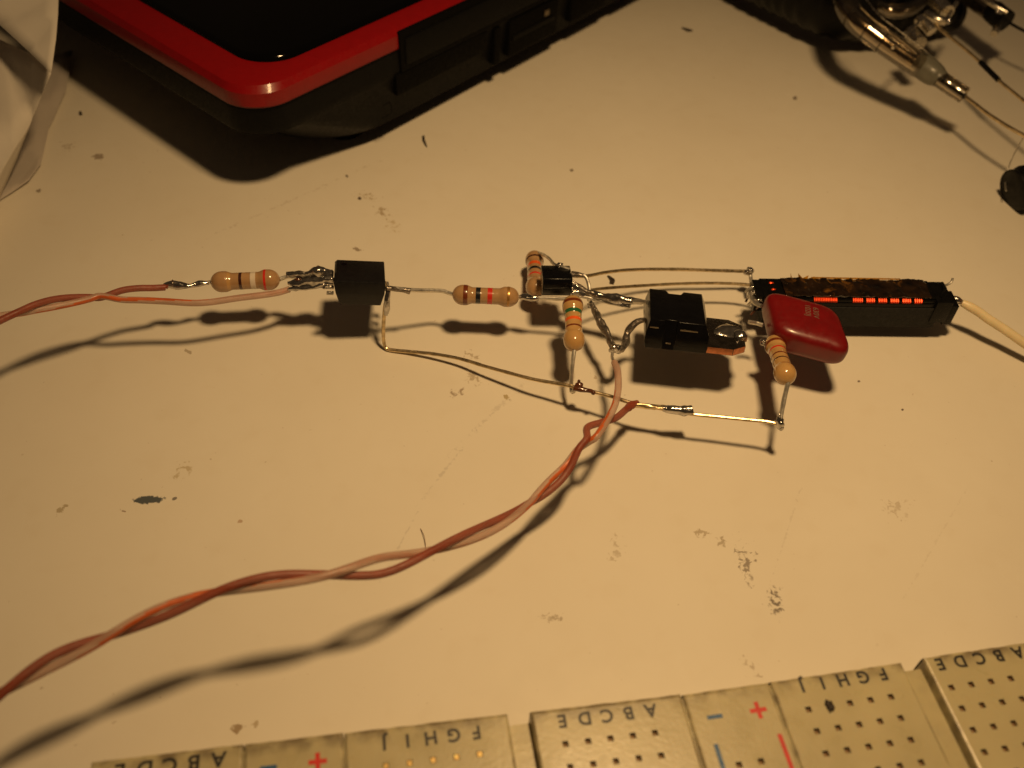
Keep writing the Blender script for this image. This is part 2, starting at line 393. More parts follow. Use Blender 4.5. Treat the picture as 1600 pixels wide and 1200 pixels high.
def resistor(pa, pb, bands, rad, label, lacq=TAN, name='resistor'):
    """pa, pb: body ends (u, v, h); bands: [(t0, t1, material)]"""
    A, B = at(*pa), at(*pb); L_ = (B - A).length; ax = (B - A) / L_
    mats = [lacq]; idx = []
    for t0, t1, m_ in bands:
        if m_ not in mats: mats.append(m_)
        idx.append((t0, t1, mats.index(m_)))
    ts = set([i / 60 for i in range(61)]) | {b[0] for b in bands} | {b[1] for b in bands}
    ts |= {.004, .012, .988, .996}
    ts = sorted(ts); rb, rc = rad * 1.03, rad * .83; e = rb * 1.05 / L_
    def prof(t):
        q = min(t, 1 - t)
        if q < e: r = rb * math.sqrt(max(0, 1 - ((e - q) / e) ** 2))
        elif q < e * 1.30: r = rb
        elif q < e * 1.95:
            k = (q - e * 1.30) / (e * .65); k = k * k * (3 - 2 * k); r = rb + (rc - rb) * k
        else: r = rc
        for a, b, _ in bands:
            if a <= t <= b: r += .015
        return max(r, .28)
    pts = [A + ax * (t * L_) for t in ts]
    def mf(t, k, i):
        if i >= len(ts) - 1: return 0
        tm = (ts[i] + ts[i + 1]) / 2
        for a, b, mi in idx:
            if a <= tm <= b: return mi
        return 0
    o = MB().tube(pts, [prof(t) for t in ts], 40, mfun=mf).build(name, mats, circ, sharp=75)
    o['label'] = label
    return o
def lead(L_, r=.32, parent=None, m=WIRE, name='lead', wob=.1): return wire(L_, r, name, m, parent or circ, wob=wob)

# left resistor and the two chains of solder up to the six-pin chip
r1 = resistor((329, 441, 10), (437.5, 436.5, 10), [(.255, .30, TANY), (.42, .462, DBROWN), (.585, .66, WHB), (.775, .81, REDB)], 1.66,
              'tan resistor with a brown, a white and a red band at the left')
lead([(300, 446, 10), (322, 442, 10), (331, 441, 10)], .33, r1)
lead([(437, 436.5, 10), (447, 433, 10), (462, 432, 10.4)], .33, r1)
sold([(256, 446, 10.3), (268, 445, 10.3), (280, 446, 10.2), (296, 447, 10.1), (310, 444, 10), (326, 442, 10)], [.35, .7, .62, .42, .5, .3], 'solder_joint', circ, seed=1)
MB().blob(at(270, 441, 10.9), .35, amp=.4, seed=4, sc_=(1, 1, 1.6)).build('solder_joint', DSOLD, circ)

# six-pin chip
def obox(pt, size, tilt, yaw, name, m, parent, roll=0, **k):
    """box whose front-bottom-left corner is seen at pt; far side tilted down"""
    O = at(*pt); cy, sy = math.cos(R(yaw)), math.sin(R(yaw)); ct, st = math.cos(R(tilt)), math.sin(R(tilt))
    X = V((cy, sy, 0)); Y0 = V((-sy, cy, 0)); Y = Y0 * ct - V((0, 0, 1)) * st; Z = Y0 * st + V((0, 0, 1)) * ct
    cr, sr = math.cos(R(roll)), math.sin(R(roll)); X, Z = X * cr - Z * sr, Z * cr + X * sr
    return O, X, Y, Z
def chip():
    O, X, Y, Z = obox((520, 476, 9.6), None, 15, 10, None, None, None, roll=6)
    wd, dp, th = 8.3, 8.5, 4.1
    rings = []
    def ring(z, dx0, dx1, dy0, dy1):
        return [O + X * (dx0) + Y * (dy0) + Z * z, O + X * (wd - dx1) + Y * dy0 + Z * z, O + X * (wd - dx1) + Y * (dp - dy1) + Z * z, O + X * dx0 + Y * (dp - dy1) + Z * z]
    rings = [ring(0, 1.1, .75, 0.15, .25), ring(1.9, .45, 0.25, 0, 0), ring(2.1, .4, 0.2, 0, 0), ring(th - .4, .1, .1, .1, .1), ring(th, .5, .15, .15, .2)]
    o = MB().loft(rings).build('six_pin_chip', EPOXY, circ, bevel=.14, sharp=20)
    MB().tube([O + X * 1.6 + Y * 6.6 + Z * (th - .06 + q * .03) for q in range(4)], .45, 20).build('pin_one_dimple', EPOXYG, o)
    o['label'] = 'small black six-pin chip standing between the two left resistors'
    for k in range(3):
        y = .9 + k * 2.1
        c = O + Y * y + Z * 1.6 - X * .45
        MB().box(c, X * 1.1, Y * 1.0, Z * .25).build('pin', WIRE, o, bevel=.05)
        if k: 
            c = O + X * (wd + .25) + Y * y + Z * 1.6
            mb = MB().box(c, X * .7, Y * 1.1, Z * .25); mb.box(c + X * .3 - Z * .7, X * .25, Y * .8, Z * 1.4); mb.build('pin', WIRE, o, bevel=.05)
    return o
chp = chip()
for sd, L_, rs in ((2, [(447, 428.5, 11.5), (462, 429, 11.4), (480, 430, 11.6), (497, 426, 12), (520, 427, 12.2)], [.3, .66, .7, .9, .6]),
                   (3, [(450, 443, 10.4), (465, 441, 10.6), (482, 441, 10.8), (500, 438, 11.2), (523, 438, 11.4)], [.3, .75, .7, .8, .5]),
                   (5, [(450, 452, 9.8), (470, 450, 9.9), (490, 447, 10.2), (512, 444, 10.7), (524, 441, 11)], [.3, .5, .5, .6, .4])):
    sold(L_, rs, 'solder_joint', circ, seed=sd, amp=.5)
MB().blob(at(509, 446, 10.6), .5, amp=.4, seed=7).build('solder_joint', SOLD, circ)
for q, (u, v) in enumerate(((479, 431), (505, 434), (466, 437))):
    MB().blob(at(u, v, 11.3), .28, amp=.3, seed=q + 20, sub=2, sc_=(1.8, 1, 1)).build('solder_joint', BURNT, circ)

# right lead of the chip to the second resistor
sold([(604, 450, 11.8), (612, 450.5, 11.6), (625, 452.5, 11), (640, 455, 10.4)], [.42, .42, .42, .52], 'solder_joint', circ, m=DSOLD, amp=.15)
r2 = resistor((706.5, 460, 8.9), (811, 464.5, 8.9), [(.17, .235, BROWN), (.355, .425, BLACKB), (.53, .60, REDB), (.82, .86, GOLDB)], 1.62,
              'tan resistor with brown, black and red bands, right of the six-pin chip')
lead([(612, 450.5, 11.6), (640, 453, 10.6), (665, 454, 9.8), (690, 454.5, 9.2), (700, 457.5, 8.9), (710, 460.5, 8.9)], .33, r2)
lead([(808, 464.5, 8.9), (822, 465, 9.2), (845, 465.5, 9.4), (880, 467, 9.6), (905, 468, 10)], .33, r2)
sold([(812, 464.5, 9), (820, 463.5, 9.2), (830, 466, 9.2), (842, 466, 9.3)], [.3, .6, .55, .35], 'solder_joint', circ, seed=9)

# front leg of the chip: down to the desk and on along the desk as the long rail
lead([(600, 440, 12.2), (605.5, 452, 11.3), (606, 462, 10.4), (602, 476, 9.0), (600, 495, 6.6), (599, 515, 4.1), (599.5, 532, 1.9), (601.5, 541, .8), (606, 545.5, .45),
      (618, 547.5, .5), (640, 549.5, .7), (680, 553.5, 1.4), (720, 561, 2.0), (760, 573, 2.7), (800, 584, 3.4), (830, 592, 3.9), (862, 598, 4.4), (888, 602.5, 4.9), (905, 607, 5.1),
      (930, 613, 5.3), (960, 621, 5.6), (985, 629, 5.9), (1030, 638, 6.0), (1081, 647, 6.2), (1120, 651, 6.3), (1160, 655, 6.5), (1195, 658.5, 6.7), (1214, 662, 6.85)],
     .30, circ, GWIRE, 'bus_wire')
sold([(607, 447, 11.6), (606.5, 458, 10.8), (604.5, 468, 9.9), (604, 482, 8.4), (602.5, 492, 7.2)], [.5, .42, .48, .5, .3], 'solder_joint', circ, m=SOLD, seed=11, amp=.2)

# small three-leg transistor, D-shaped
def dtrans():
    A = at(846.5, 463, 8.6); B = at(892.5, 463.5, 8.6); ax = (B - A).normalized(); L_ = (B - A).length
    Yv = V((-ax.y, ax.x, 0)).normalized(); Z = V((0, 0, 1))
    tl = R(-12); Yt = Yv * math.cos(tl) + Z * math.sin(tl); Zt = Z * math.cos(tl) - Yv * math.sin(tl)
    prof = []
    for k in range(25):     # round front, flat on top
        an = R(205 + (-25 - -0) * 0) if 0 else R(152 + k * (296 - 152 + 0) / 24 * 1.6)
        prof.append((math.cos(an) * 2.8, math.sin(an) * 2.8))
    prof = [(y, z) for y, z in prof]
    c0 = A + Yt * 2.2 + Zt * 2.15
    f = lambda O, s_: [O + Yt * (y * s_) + Zt * (z * s_) for y, z in prof]
    o = MB().loft([f(c0, .95), f(c0 + ax * .12, 1), f(c0 + ax * (L_ - .12), 1), f(c0 + ax * L_, .95)]).build('small_transistor', EPOXYG, circ, sharp=30, bevel=.12)
    o['label'] = 'small shiny black D-shaped transistor with three legs'
    return o, c0, ax, Yt, Zt, L_
tr, tc0, tax, tY, tZ, tL = dtrans()
MB().tube([tc0 + tax * 1.5 + tY * 0.8 + tZ * (1.30 + q * .03) for q in range(3)], .32, 16).build('ejector_dimple', EPOXY, tr)
# the resistor behind it
r4 = resistor((835, 398, 3.8), (837, 458, 5.6), [(.20, .225, DBROWN), (.33, .40, ORB), (.47, .53, BLACKB), (.62, .66, REDB)], 1.62,
              'tan resistor half hidden behind the small transistor')
lead([(835, 394, 4.0), (847, 397, 6.6), (858, 404, 9.2), (866, 413, 10.4), (876, 416, 11), (890, 421, 11)], .28, r4)
MB().blob(at(875, 414.5, 10.9), .5, amp=.3, seed=31, sc_=(1.2, 1, .6)).build('solder_joint', SOLD, circ)
# transistor legs
lead([(890, 428, 11.2), (900, 429.5, 11), (910, 430, 11), (916, 434, 10.8), (920, 446, 10), (921, 458, 9.4), (920, 470, 9)], .30, tr)
sold([(893, 428, 11.2), (903, 429.5, 11), (912, 431, 11)], [.45, .5, .4], 'solder_joint', circ, m=DSOLD, seed=12)
lead([(890, 438, 10.8), (902, 447, 10.3), (918, 456, 10), (935, 462, 9.8), (960, 468, 9.6)], .34, tr)
lead([(890, 447, 10.2), (902, 450, 10), (914, 455, 9.9)], .34, tr)
sold([(893, 438, 10.8), (903, 447, 10.3), (918, 456, 10), (940, 464, 9.8)], [.3, .45, .55, .5], 'solder_joint', circ, m=DSOLD, seed=13, amp=.4)
sold([(892, 449, 10.2), (903, 450, 10.1), (914, 454, 10)], [.45, .45, .35], 'solder_joint', circ, seed=14, amp=.5)
sold([(893, 457, 9.8), (904, 458, 9.8), (918, 461, 9.6)], [.5, .5, .3], 'solder_joint', circ, seed=15, amp=.5)
lead([(900, 462, 9.4), (918, 465, 9.4), (940, 471, 9.2), (965, 476, 9), (985, 480, 9)], .26, tr)
MB().blob(at(923, 476, 9), .62, amp=.35, seed=16, sc_=(.9, .9, 1.1)).build('solder_joint', SOLD, circ)
# twisted solder strand up to the power transistor
sold([(920, 458, 10), (935, 462, 9.9), (950, 465, 10), (970, 468, 10.2), (985, 470, 10.4), (1002, 471.5, 11)], [.35, .7, .72, .85, .62, .45], 'solder_joint', circ, seed=17, amp=.3)
MB().blob(at(976, 473.5, 10), .55, amp=.4, seed=18, sc_=(1.6, 1, .8)).build('solder_joint', SOLD, circ)
# strand going down to the pale wire
sold([(925, 474, 9.2), (930, 487, 9), (938, 503, 8.8), (948, 520, 8.6), (954, 533, 8.4), (958, 545, 8.3)], [.3, .5, .62, .66, .5, .45], 'solder_joint', circ, m=DSOLD, seed=19, amp=.45)
MB().blob(at(962, 545, 8.6), .85, amp=.3, seed=22, sc_=(1.1, .9, 1)).blob(at(965.5, 544, 9.2), .62, amp=.15, seed=23).build('solder_joint', SOLD, circ)
lead([(957, 552, 8.4), (956.5, 558, 8.4), (959, 566, 8.6)], .26, circ, WIRE, 'wire_end')

# front resistor, pointing to the viewer
r3 = resistor((894.5, 464, 10.9), (897.5, 547, 8.9), [(.13, .185, BROWN), (.30, .365, GRB), (.455, .51, ORB), (.60, .63, BROWN)], 1.62,
              'tan resistor with brown, green and orange bands, lying towards the viewer', lacq=TANY)
lead([(897.5, 544, 8.9), (896, 556, 8.3), (894, 575, 7), (893, 592, 5.6), (892.5, 603, 4.7), (893, 611, 4.1), (896, 612, 4.3), (898, 606, 4.9)], .34, r3)
lead([(895, 466, 10.9), (896, 460, 11), (902, 458, 10.6)], .3, r3)
MB().blob(at(905, 602, 5.6), .62, amp=.1, seed=24, sc_=(1, .9, .9)).blob(at(904.5, 596, 6.1), .3, amp=.1, seed=25, sc_=(.8, .8, 1.3)).build('solder_joint', BURNT, circ)
sold([(898, 605, 5.2), (906, 607, 5.3), (915, 609.5, 5.3), (925, 612, 5.3)], [.55, .5, .35, .33], 'solder_joint', circ, m=BURNT, amp=.3)
MB().blob(at(927, 613.5, 5.4), .38, amp=.1, seed=26).build('solder_joint', BURNT, circ)

# power transistor
def power():
    O, X, Y, Z = obox((1004.5, 543, 9.6), None, 13, -4.5, None, None, None)
    wd, dp, th = 9.8, 11.2, 4.8
    # profile across depth: front face, chamfered; a moulded notch in the middle of the front and back
    def ring(z, l, r, f, b_):
        P = lambda x, y: O + X * x + Y * y + Z * z
        return [P(l, f), P(2.7, f), P(2.9, f + (.45 if z > 1 else 0)), P(4.6, f + (.45 if z > 1 else 0)), P(4.8, f), P(wd - r, f),
                P(wd - r, dp - b_), P(6.0, dp - b_), P(5.5, dp - b_ - 1.0), P(3.6, dp - b_ - 1.0), P(3.1, dp - b_), P(l, dp - b_)]
    o = MB().loft([ring(0, 0.3, .1, .1, .1), ring(1.2, 0, 0, 0, 0), ring(3.0, .15, .1, .15, .1), ring(3.6, .3, .35, .45, .2), ring(th, .5, .9, .6, .5)]).build('power_transistor', EPOXYG, circ, bevel=.10, sharp=25)
    o['label'] = 'large black power transistor with a bent copper-edged metal tab'
    # metal tab
    T = lambda x, y, z: O + X * x + Y * y + Z * z
    out = [(wd - .4, .35), (wd + 4.0, .35), (wd + 6.0, 1.8), (wd + 6.0, 8.2), (wd + 4.0, 9.6), (wd - .4, 9.6)]
    tb = MB().loft([[T(x, y, 0.05) for x, y in out], [T(x, y, 1.25) for x, y in out]], mi=1)
    for i, f in enumerate(tb.f):
        pass
    tb.m[-1] = 0; tb.m[-2] = 0
    tabo = tb.build('metal_tab', [TABM, COPPER], o, bevel=.06)
    tabo['label'] = 'dark tinned metal tab with bare copper cut edges'
    mb = MB()
    # solder pool on the tab
    cpt = T(wd + 3.6, 5.4, 1.25)
    bm_ = MB().blob(cpt, 1.0, amp=.2, seed=33, sc_=(2.3, 1.9, .5), fr=1.1)
    bm_.blob(T(wd + 5.3, 4.2, 1.5), .9, amp=.16, seed=34, sc_=(1.3, 1.2, .9))
    bm_.build('solder_joint', SOLD, circ)
    for x0, x1 in ((.55, 1.9), (5.2, 7.9)):
        MB().box(T((x0 + x1) / 2, .36, 3.58), X * (x1 - x0), Y * .12, Z * .22).build('moulded_ledge', DSOLD if 0 else LPORT, o, bevel=.03)
    MB().box(T(3.75, .35, 1.05), X * .8, Y * .25, Z * .18).build('moulded_ledge', LPORT, o, bevel=.03)
    return O, X, Y, Z, wd, o
pO, pX, pY, pZ, pW, pwr = power()
lead([(1012, 473, 12), (1002, 471.5, 11.4), (990, 471, 10.6)], .4, pwr)
wire([(1016, 501, 11), (1006, 500, 10.6), (996, 502.5, 10.2), (988, 509, 9.6), (981, 518, 8.8), (978.5, 528, 8.3), (977, 537, 8.2), (971, 545, 8.5), (964, 546, 8.6)], .52, 'lead', DSOLD, pwr, wob=.5)

# film capacitor with red dipped coating
def film_cap():
    cpos = V(at(1256, 513, 9.6))
    yaw, tilt, roll = R(-15), R(1), R(3)
    rot = Matrix.Rotation(yaw, 3, 'Z') @ Matrix.Rotation(-tilt, 3, 'X') @ Matrix.Rotation(roll, 3, 'Y')
    a, b_, c = 6.1, 5.0, 2.6
    mb = MB(); nu, nv = 64, 32; vs = []; fs = []
    def sp(x, e): return math.copysign(abs(x) ** e, x)
    for j in range(nv + 1):
        ph = -math.pi / 2 + math.pi * j / nv
        for i in range(nu):
            th = 2 * math.pi * i / nu
            x = a * sp(math.cos(ph), .42) * sp(math.cos(th), .42)
            y = b_ * sp(math.cos(ph), .42) * sp(math.sin(th), .42)
            z = c * sp(math.sin(ph), .62)
            x += -.31 * y     # the coating is not square
            q = V((x, y, z)); k = 1 + .02 * noise.noise(q * .35 + V((3, 1, 2)))
            vs.append(cpos + rot @ (q * k))
    for j in range(nv):
        for i in range(nu):
            i2 = (i + 1) % nu; fs.append([j * nu + i, j * nu + i2, (j + 1) * nu + i2, (j + 1) * nu + i])
    mb.add(vs, fs); o = mb.build('film_capacitor', CAPR, circ, sharp=89)
    o['label'] = 'glossy dark red pillow-shaped film capacitor'
    # printed value, two short lines that run down the face
    ms = []
    for txt, dx, dy in (('1020J', -.95, 1.55), ('630V', .35, 1.45)):
        mt = Matrix.Translation((cpos + rot @ V((dx + .6, dy - .2, c + .035))) * S) @ (rot.to_4x4()) @ Matrix.Rotation(R(-82), 4, 'Z')
        ms.append(text_mesh(txt, 1.25, mt, 'x', CAPINK, o))
    join_meshes(ms, 'printed_value', CAPINK, o)
    return o
fc = film_cap()
wire([(1192, 508, 9.3), (1182, 505, 9.2), (1170, 503, 9.6)], .35, 'lead', WIRE, fc)
wire([(1190, 478, 9), (1180, 474, 8.6), (1174, 467, 8), (1174, 459, 7.6), (1180, 454, 7.4)], .34, 'lead', WIRE, fc)
# resistor leaning against the capacitor
r5 = resistor((1208, 531, 8.4), (1230, 594, 11.6), [(.18, .22, BROWN), (.33, .365, REDB), (.48, .51, BROWN), (.60, .625, DBROWN)], 1.60,
              'tan resistor leaning against the red capacitor, its end towards the viewer', lacq=TANY)
lead([(1230, 588, 11.6), (1231, 598, 10.9), (1226, 620, 9.4), (1222, 640, 8.1), (1219, 655, 7.2), (1218, 662, 6.9)], .36, r5)
lead([(1208, 533, 8.6), (1200, 533, 8.8), (1192, 534, 9)], .3, r5)
MB().blob(at(1193, 534, 9.1), .55, amp=.3, seed=41).build('solder_joint', SOLD, circ)
MB().blob(at(1218, 662, 6.9), .72, amp=.25, seed=42, sc_=(.95, .95, 1.2)).blob(at(1220, 668, 6.4), .42, amp=.3, seed=43).blob(at(1217, 652, 7.6), .4, amp=.2, seed=44, sc_=(.8, .8, 1.5)).build('solder_joint', SOLD, circ)

# wire sleeve and golden strands on the bus wire
sold([(988, 632, 6.1), (1005, 634, 6.2), (1025, 636.5, 6.2), (1040, 638, 6.2)], [.42, .36, .40, .42], 'wire_end', circ, m=GWIRE, amp=.4, seed=51)
sold([(1036, 638, 6.3), (1050, 640, 6.3), (1066, 641.5, 6.3), (1076, 641.5, 6.4), (1082, 640.5, 6.5)], [.42, .6, .66, .85, .75], 'solder_joint', circ, seed=52, amp=.3)

# long wires to the coil
wire([(900, 431, 10.9), (912, 431.5, 10.6), (925, 430, 10), (945, 426, 9), (975, 422.5, 7.8), (1010, 421, 6.8), (1060, 421, 6), (1110, 422.5, 5.6), (1150, 423.5, 5.3), (1168, 424, 5.3)], .30, 'link_wire', GWIRE, circ, wob=.1)
MB().blob(at(1171, 424, 5.4), .72, amp=.2, seed=61, sc_=(1, 1, 1)).blob(at(1165, 426, 5.3), .42, amp=.2, seed=62).blob(at(1170, 419.5, 6.0), .3, amp=.2, seed=63).build('solder_joint', SOLD, circ)
wire([(1172, 426, 5.2), (1173, 434, 4.8), (1174, 443, 4.6)], .34, 'link_wire', WIRE, circ)
wire([(919, 454, 9.6), (940, 451, 8.6), (970, 448.5, 7.6), (1010, 446, 6.6), (1060, 443.5, 6), (1110, 442.5, 5.8), (1150, 443.5, 5.8), (1180, 446, 6.2), (1198, 446.5, 7)], .27, 'link_wire', GWIRE, circ, wob=.1)

# coil: ferrite bar, bobbin with copper windings, amber tape
def coil():
    A = at(1192, 508.5, 2.9); B = at(1456, 512, 2.9); X = (B - A).normalized(); L_ = (B - A).length
    Y = V((-X.y, X.x, 0)); Z = V((0, 0, 1))
    P = lambda x, y, z: A + X * x + Y * y + Z * z
    def bx(mb, x0, x1, y0, y1, z0, z1, mi=0): return mb.box(P((x0 + x1) / 2, (y0 + y1) / 2, (z0 + z1) / 2), X * (x1 - x0), Y * (y1 - y0), Z * (z1 - z0), mi)
    o = bx(MB(), -.5, L_, 0, 4.6, 0, 4.3).build('ferrite_coil', FERR, circ, bevel=.12)
    o['label'] = 'long black ferrite coil wrapped in shiny amber tape'
    mb = MB(); bx(mb, -1.0, L_ - 1.2, .18, 5.4, 4.3, 5.15)
    z0, z1 = 5.15, 5.65
    xs = [7.6, 12.2] + [14.6 + k * 2.05 for k in range(7)]
    ribs = [(-1, 7.4), (11.4, 14.0), (15.75, 16.3), (17.8, 18.35), (19.85, 20.4), (21.9, 22.45), (23.95, 24.5), (25.9, L_ - 1.2)]
    for a, b_ in ribs: bx(mb, a, b_, .35, 5.4, z0, z1)
    bx(mb, -1, L_ - 1.2, .75, 5.4, z1, z1 + .25)
    bx(mb, L_ - 1.2, L_ + 1.6, -.2, 5.2, 1.4, 5.9); bx(mb, L_ + 1.6, L_ + 3.2, .4, 4.4, .4, 4.6); bx(mb, -2.2, -.8, .8, 5.2, 2.6, 5.8)
    bb = mb.build('bobbin', BOBB, o, bevel=.12)
    for a, b_ in zip([r_[1] for r_ in ribs[:-1]], [r_[0] for r_ in ribs[1:]]):
        mw = MB(); n = max(3, int((b_ - a) / .28))
        for k in range(n):
            x = a + (k + .5) * (b_ - a) / n; r_ = (b_ - a) / n / 2 * 1.02
            pts = [P(x, y, z) for y, z in ((.5, z0 + .02), (.36, z0 + .15), (.34, z0 + .35), (.55, z1 - .02), (.9, z1 + .1))]
            mw.tube(pts, r_, 8)
        mw.build('copper_winding', ENAM, o)
    # crumpled tape over the top
    vs = []; nx, ny = 110, 20
    for j in range(ny + 1):
        for i in range(nx + 1):
            x = 2.6 + (L_ - 4.6) * i / nx; t = j / ny
            if t < .12: y, z = .72, 5.85 + (t / .12) * .18
            elif t > .88: y, z = 5.45, 6.03 - (t - .88) / .12 * 2.5
            else: y, z = .72 + (t - .12) / .76 * 4.73, 6.03
            q = noise.noise(V((x * .9 + .3, t * 4, 3))) + .8 * abs(noise.noise(V((x * 1.9 + t * 3, t * 5 + .2, 7))))
            vs.append(P(x, y, z + .36 * q + .10))
    fs = [[j * (nx + 1) + i, j * (nx + 1) + i + 1, (j + 1) * (nx + 1) + i + 1, (j + 1) * (nx + 1) + i] for j in range(ny) for i in range(nx)]
    tp = MB().add(vs, fs).build('amber_tape', TAPE, o, sharp=40)
    md = tp.modifiers.new('thick', 'SOLIDIFY'); md.thickness = .006; md.offset = -1
    fr = MB()
    for (x, h, w_, l) in ((4.6, 1.0, .25, -.35), (6.2, .9, .8, -.6), (6.9, .5, 1.0, .6), (8.2, .25, 1.6, .4)):
        y = 5.35
        fr.add([P(x - w_ / 2, y, 6.0), P(x + w_ / 2, y, 6.0), P(x + l, y + .25, 6.0 + h), P(x - w_ / 2, y + .06, 6.0), P(x + w_ / 2, y + .06, 6.0), P(x + l, y + .31, 6.0 + h)],
               [[0, 1, 2], [5, 4, 3], [0, 3, 4, 1], [1, 4, 5, 2], [2, 5, 3, 0]])
    fr.add([P(8, 5.35, 6.05), P(L_ - 6, 5.35, 6.05), P(L_ - 6, 5.5, 6.25), P(8, 5.5, 6.3)], [[0, 1, 2, 3]])
    fr.build('frayed_tape_edge', TAPEF, o, smooth=False)
    # pins and loops
    for y, dz in ((1.0, 4.6), (2.4, 5.0), (3.8, 5.0)):
        MB().tube(spline([P(-.6, y, dz), P(-1.6, y, dz + .3), P(-2.6, y, dz), P(-3.2, y, dz - .9)]), .26, 8).build('pin', WIRE, o)
        MB().blob(P(-1.8, y, dz + .3), .5, amp=.35, seed=y + 5, sc_=(1.3, 1, .8)).build('solder_joint', SOLD, circ)
    for y in (1.9, 3.6):
        MB().blob(P(.9, y + .6, 5.95), .26, amp=.2, seed=y + 9, sc_=(1.5, .8, .5)).build('solder_joint', ENAM, circ)
    MB().tube(spline([P(L_ + 1.0, 4.6, 5.6), P(L_ + 2.2, 5.1, 5.2), P(L_ + 3.2, 5.6, 5.5), P(L_ + 3.4, 6.0, 6.1)]), .22, 8).build('pin', WIRE, o)
    MB().tube(spline([P(L_ - .3, 1.2, 5.9), P(L_ + .8, 3, 6.2), P(L_ + 1.4, 5.2, 5.7), P(L_ + 2.4, 5.0, 4.6)]), .2, 8).build('pin', BLK, o)
    return o
cl = coil()
wire([(1193, 471, 7.2), (1184, 466, 7.6), (1190, 462, 7.8), (1200, 466, 7.6), (1206, 467, 7.2)], .22, 'pin', WIRE, cl)
wire([(1176, 452, 6), (1170, 462, 5), (1165, 472, 4.2)], .2, 'pin', BURNT, cl)
wire([(1186, 478, 7), (1180, 484, 5.5), (1173, 492, 4.5)], .2, 'pin', BURNT, cl)
# white high-tension wire
ww = [(1503, 473, 6.7), (1515, 479, 6.5), (1530, 488, 6.1), (1545, 499, 5.6), (1570, 515, 4.9), (1600, 536, 4.0), (1640, 562, 3.0), (1700, 598, 1.6), (1780, 650, .9)]
MB().tube(pw(ww), lambda t, i: .78 if i > 2 else .6 + .06 * i, 20).build('white_wire', CRINS, circ)
sold([(1482, 468, 6.3), (1489, 467, 6.8), (1496, 469, 6.9), (1504, 473, 6.7)], [.5, .6, .62, .4], 'solder_joint', circ, seed=71, amp=.3)
MB().blob(at(1500, 471, 6.9), .42, amp=.3, seed=72).build('solder_joint', BURNT, circ)

# twisted pairs: both wires wind around one centre line
def twisted(center, cross, start_a, start_b, r=.52, off=.54, first=1, loop=2.5, names=('brown_wire', 'pale_wire')):
    """center: (u, v, h) list; cross: the u of each crossing in order along the line"""
    cp = pw(center, .5); us = []
    for p in cp:
        d = p - CAM; us.append(800 + F * d.dot(RT) / d.dot(FWD))
    A, B = [], []
    for i, p in enumerate(cp):
        u = us[i]
        if u >= cross[0]: ph = (cross[0] - u) / max(1, cross[0] - cross[1]) * 1.0
        elif u <= cross[-1]: ph = len(cross) - 1 + (cross[-1] - u) / (cross[-2] - cross[-1])
        else:
            k = max(j for j in range(len(cross)) if cross[j] >= u)
            ph = k + (cross[k] - u) / (cross[k] - cross[k + 1])
        an = math.pi * (ph + .5)
        t = (cp[min(i + 1, len(cp) - 1)] - cp[max(i - 1, 0)]).normalized()
        dep = (CAM - p).normalized(); dep = (dep - t * dep.dot(t)).normalized(); side = t.cross(dep)
        k = 1 + .75 * max(0, 1 - abs(ph - loop) * 1.6)
        o_ = side * (math.cos(an) * off * k) * first + dep * (math.sin(an) * off * .86) * first
        A.append(p + o_); B.append(p - o_)
    A = [at(*q) for q in start_a] + A[2:]; B = [at(*q) for q in start_b] + B[2:]
    A = spline(A[::1] if len(A) < 40 else A[:len(start_a)] + A[len(start_a)::3], .3); B = spline(B[:len(start_b)] + B[len(start_b)::3], .3)
    rf = lambda t, i: r * (1 + .05 * noise.noise(V((i * .05, 2, 1))))
    MB().tube(A, rf, 18).build(names[0], BRINS, circ)
    def stripe(t, k, i):
        x = (k + i * .006) % 1.0
        return 1 if .24 < x < .42 else 0
    MB().tube(B, rf, 20, mfun=stripe).build(names[1], [PKINS, ORINS], circ)['label'] = 'pale pinkish wire with an orange stripe'
twisted([(925, 682, 10.4), (905, 700, 10), (880, 738, 8.4), (828, 785, 8.2), (770, 822, 9.6), (678, 859, 12.6), (600, 883, 14.4), (514, 898, 16.0), (420, 908, 16.8), (337, 926, 16.7), (250, 958, 16.5), (170, 994, 16.3), (85, 1032, 16.2), (10, 1078, 15.9), (-80, 1140, 15), (-180, 1210, 14)],
        [905, 828, 678, 514, 337, 170, 10], [(988, 631, 6.5), (978, 640, 7.2), (962, 653, 8.2), (940, 660, 9.4), (918, 668, 10)],
        [(960, 566, 8.8), (965, 580, 9.2), (966, 605, 9.8), (961, 632, 10.4), (948, 658, 10.8), (932, 682, 10.8)], first=1)
sold([(996, 629, 6.2), (988, 632, 6.5), (982, 638, 6.9)], [.45, .62, .55], 'torn_insulation', circ, m=BRINS, amp=.3, seed=81)
twisted([(168, 463, 12.2), (150, 464.5, 12.4), (100, 471, 13.6), (60, 479, 14.6), (30, 488, 15.2), (0, 497, 15.8), (-40, 513, 16), (-100, 540, 15), (-180, 575, 13)],
        [150, 22, -90, -180], [(258, 449, 10.4), (240, 450, 10.8), (215, 450.5, 11.4), (190, 454, 12)],
        [(452, 452, 9.4), (435, 457, 9.6), (410, 461, 10), (370, 466, 10.2), (330, 472, 10.3), (300, 473.5, 10.6), (260, 471, 11), (220, 469, 11.5), (190, 468, 11.9)], first=-1)
MB().tube(pw([(262, 449, 10.3), (256, 447, 10.4), (250, 450, 10.4)]), [.3] * len(pw([(262, 449, 10.3), (256, 447, 10.4), (250, 450, 10.4)])), 10).build('torn_insulation', BRINS, circ)

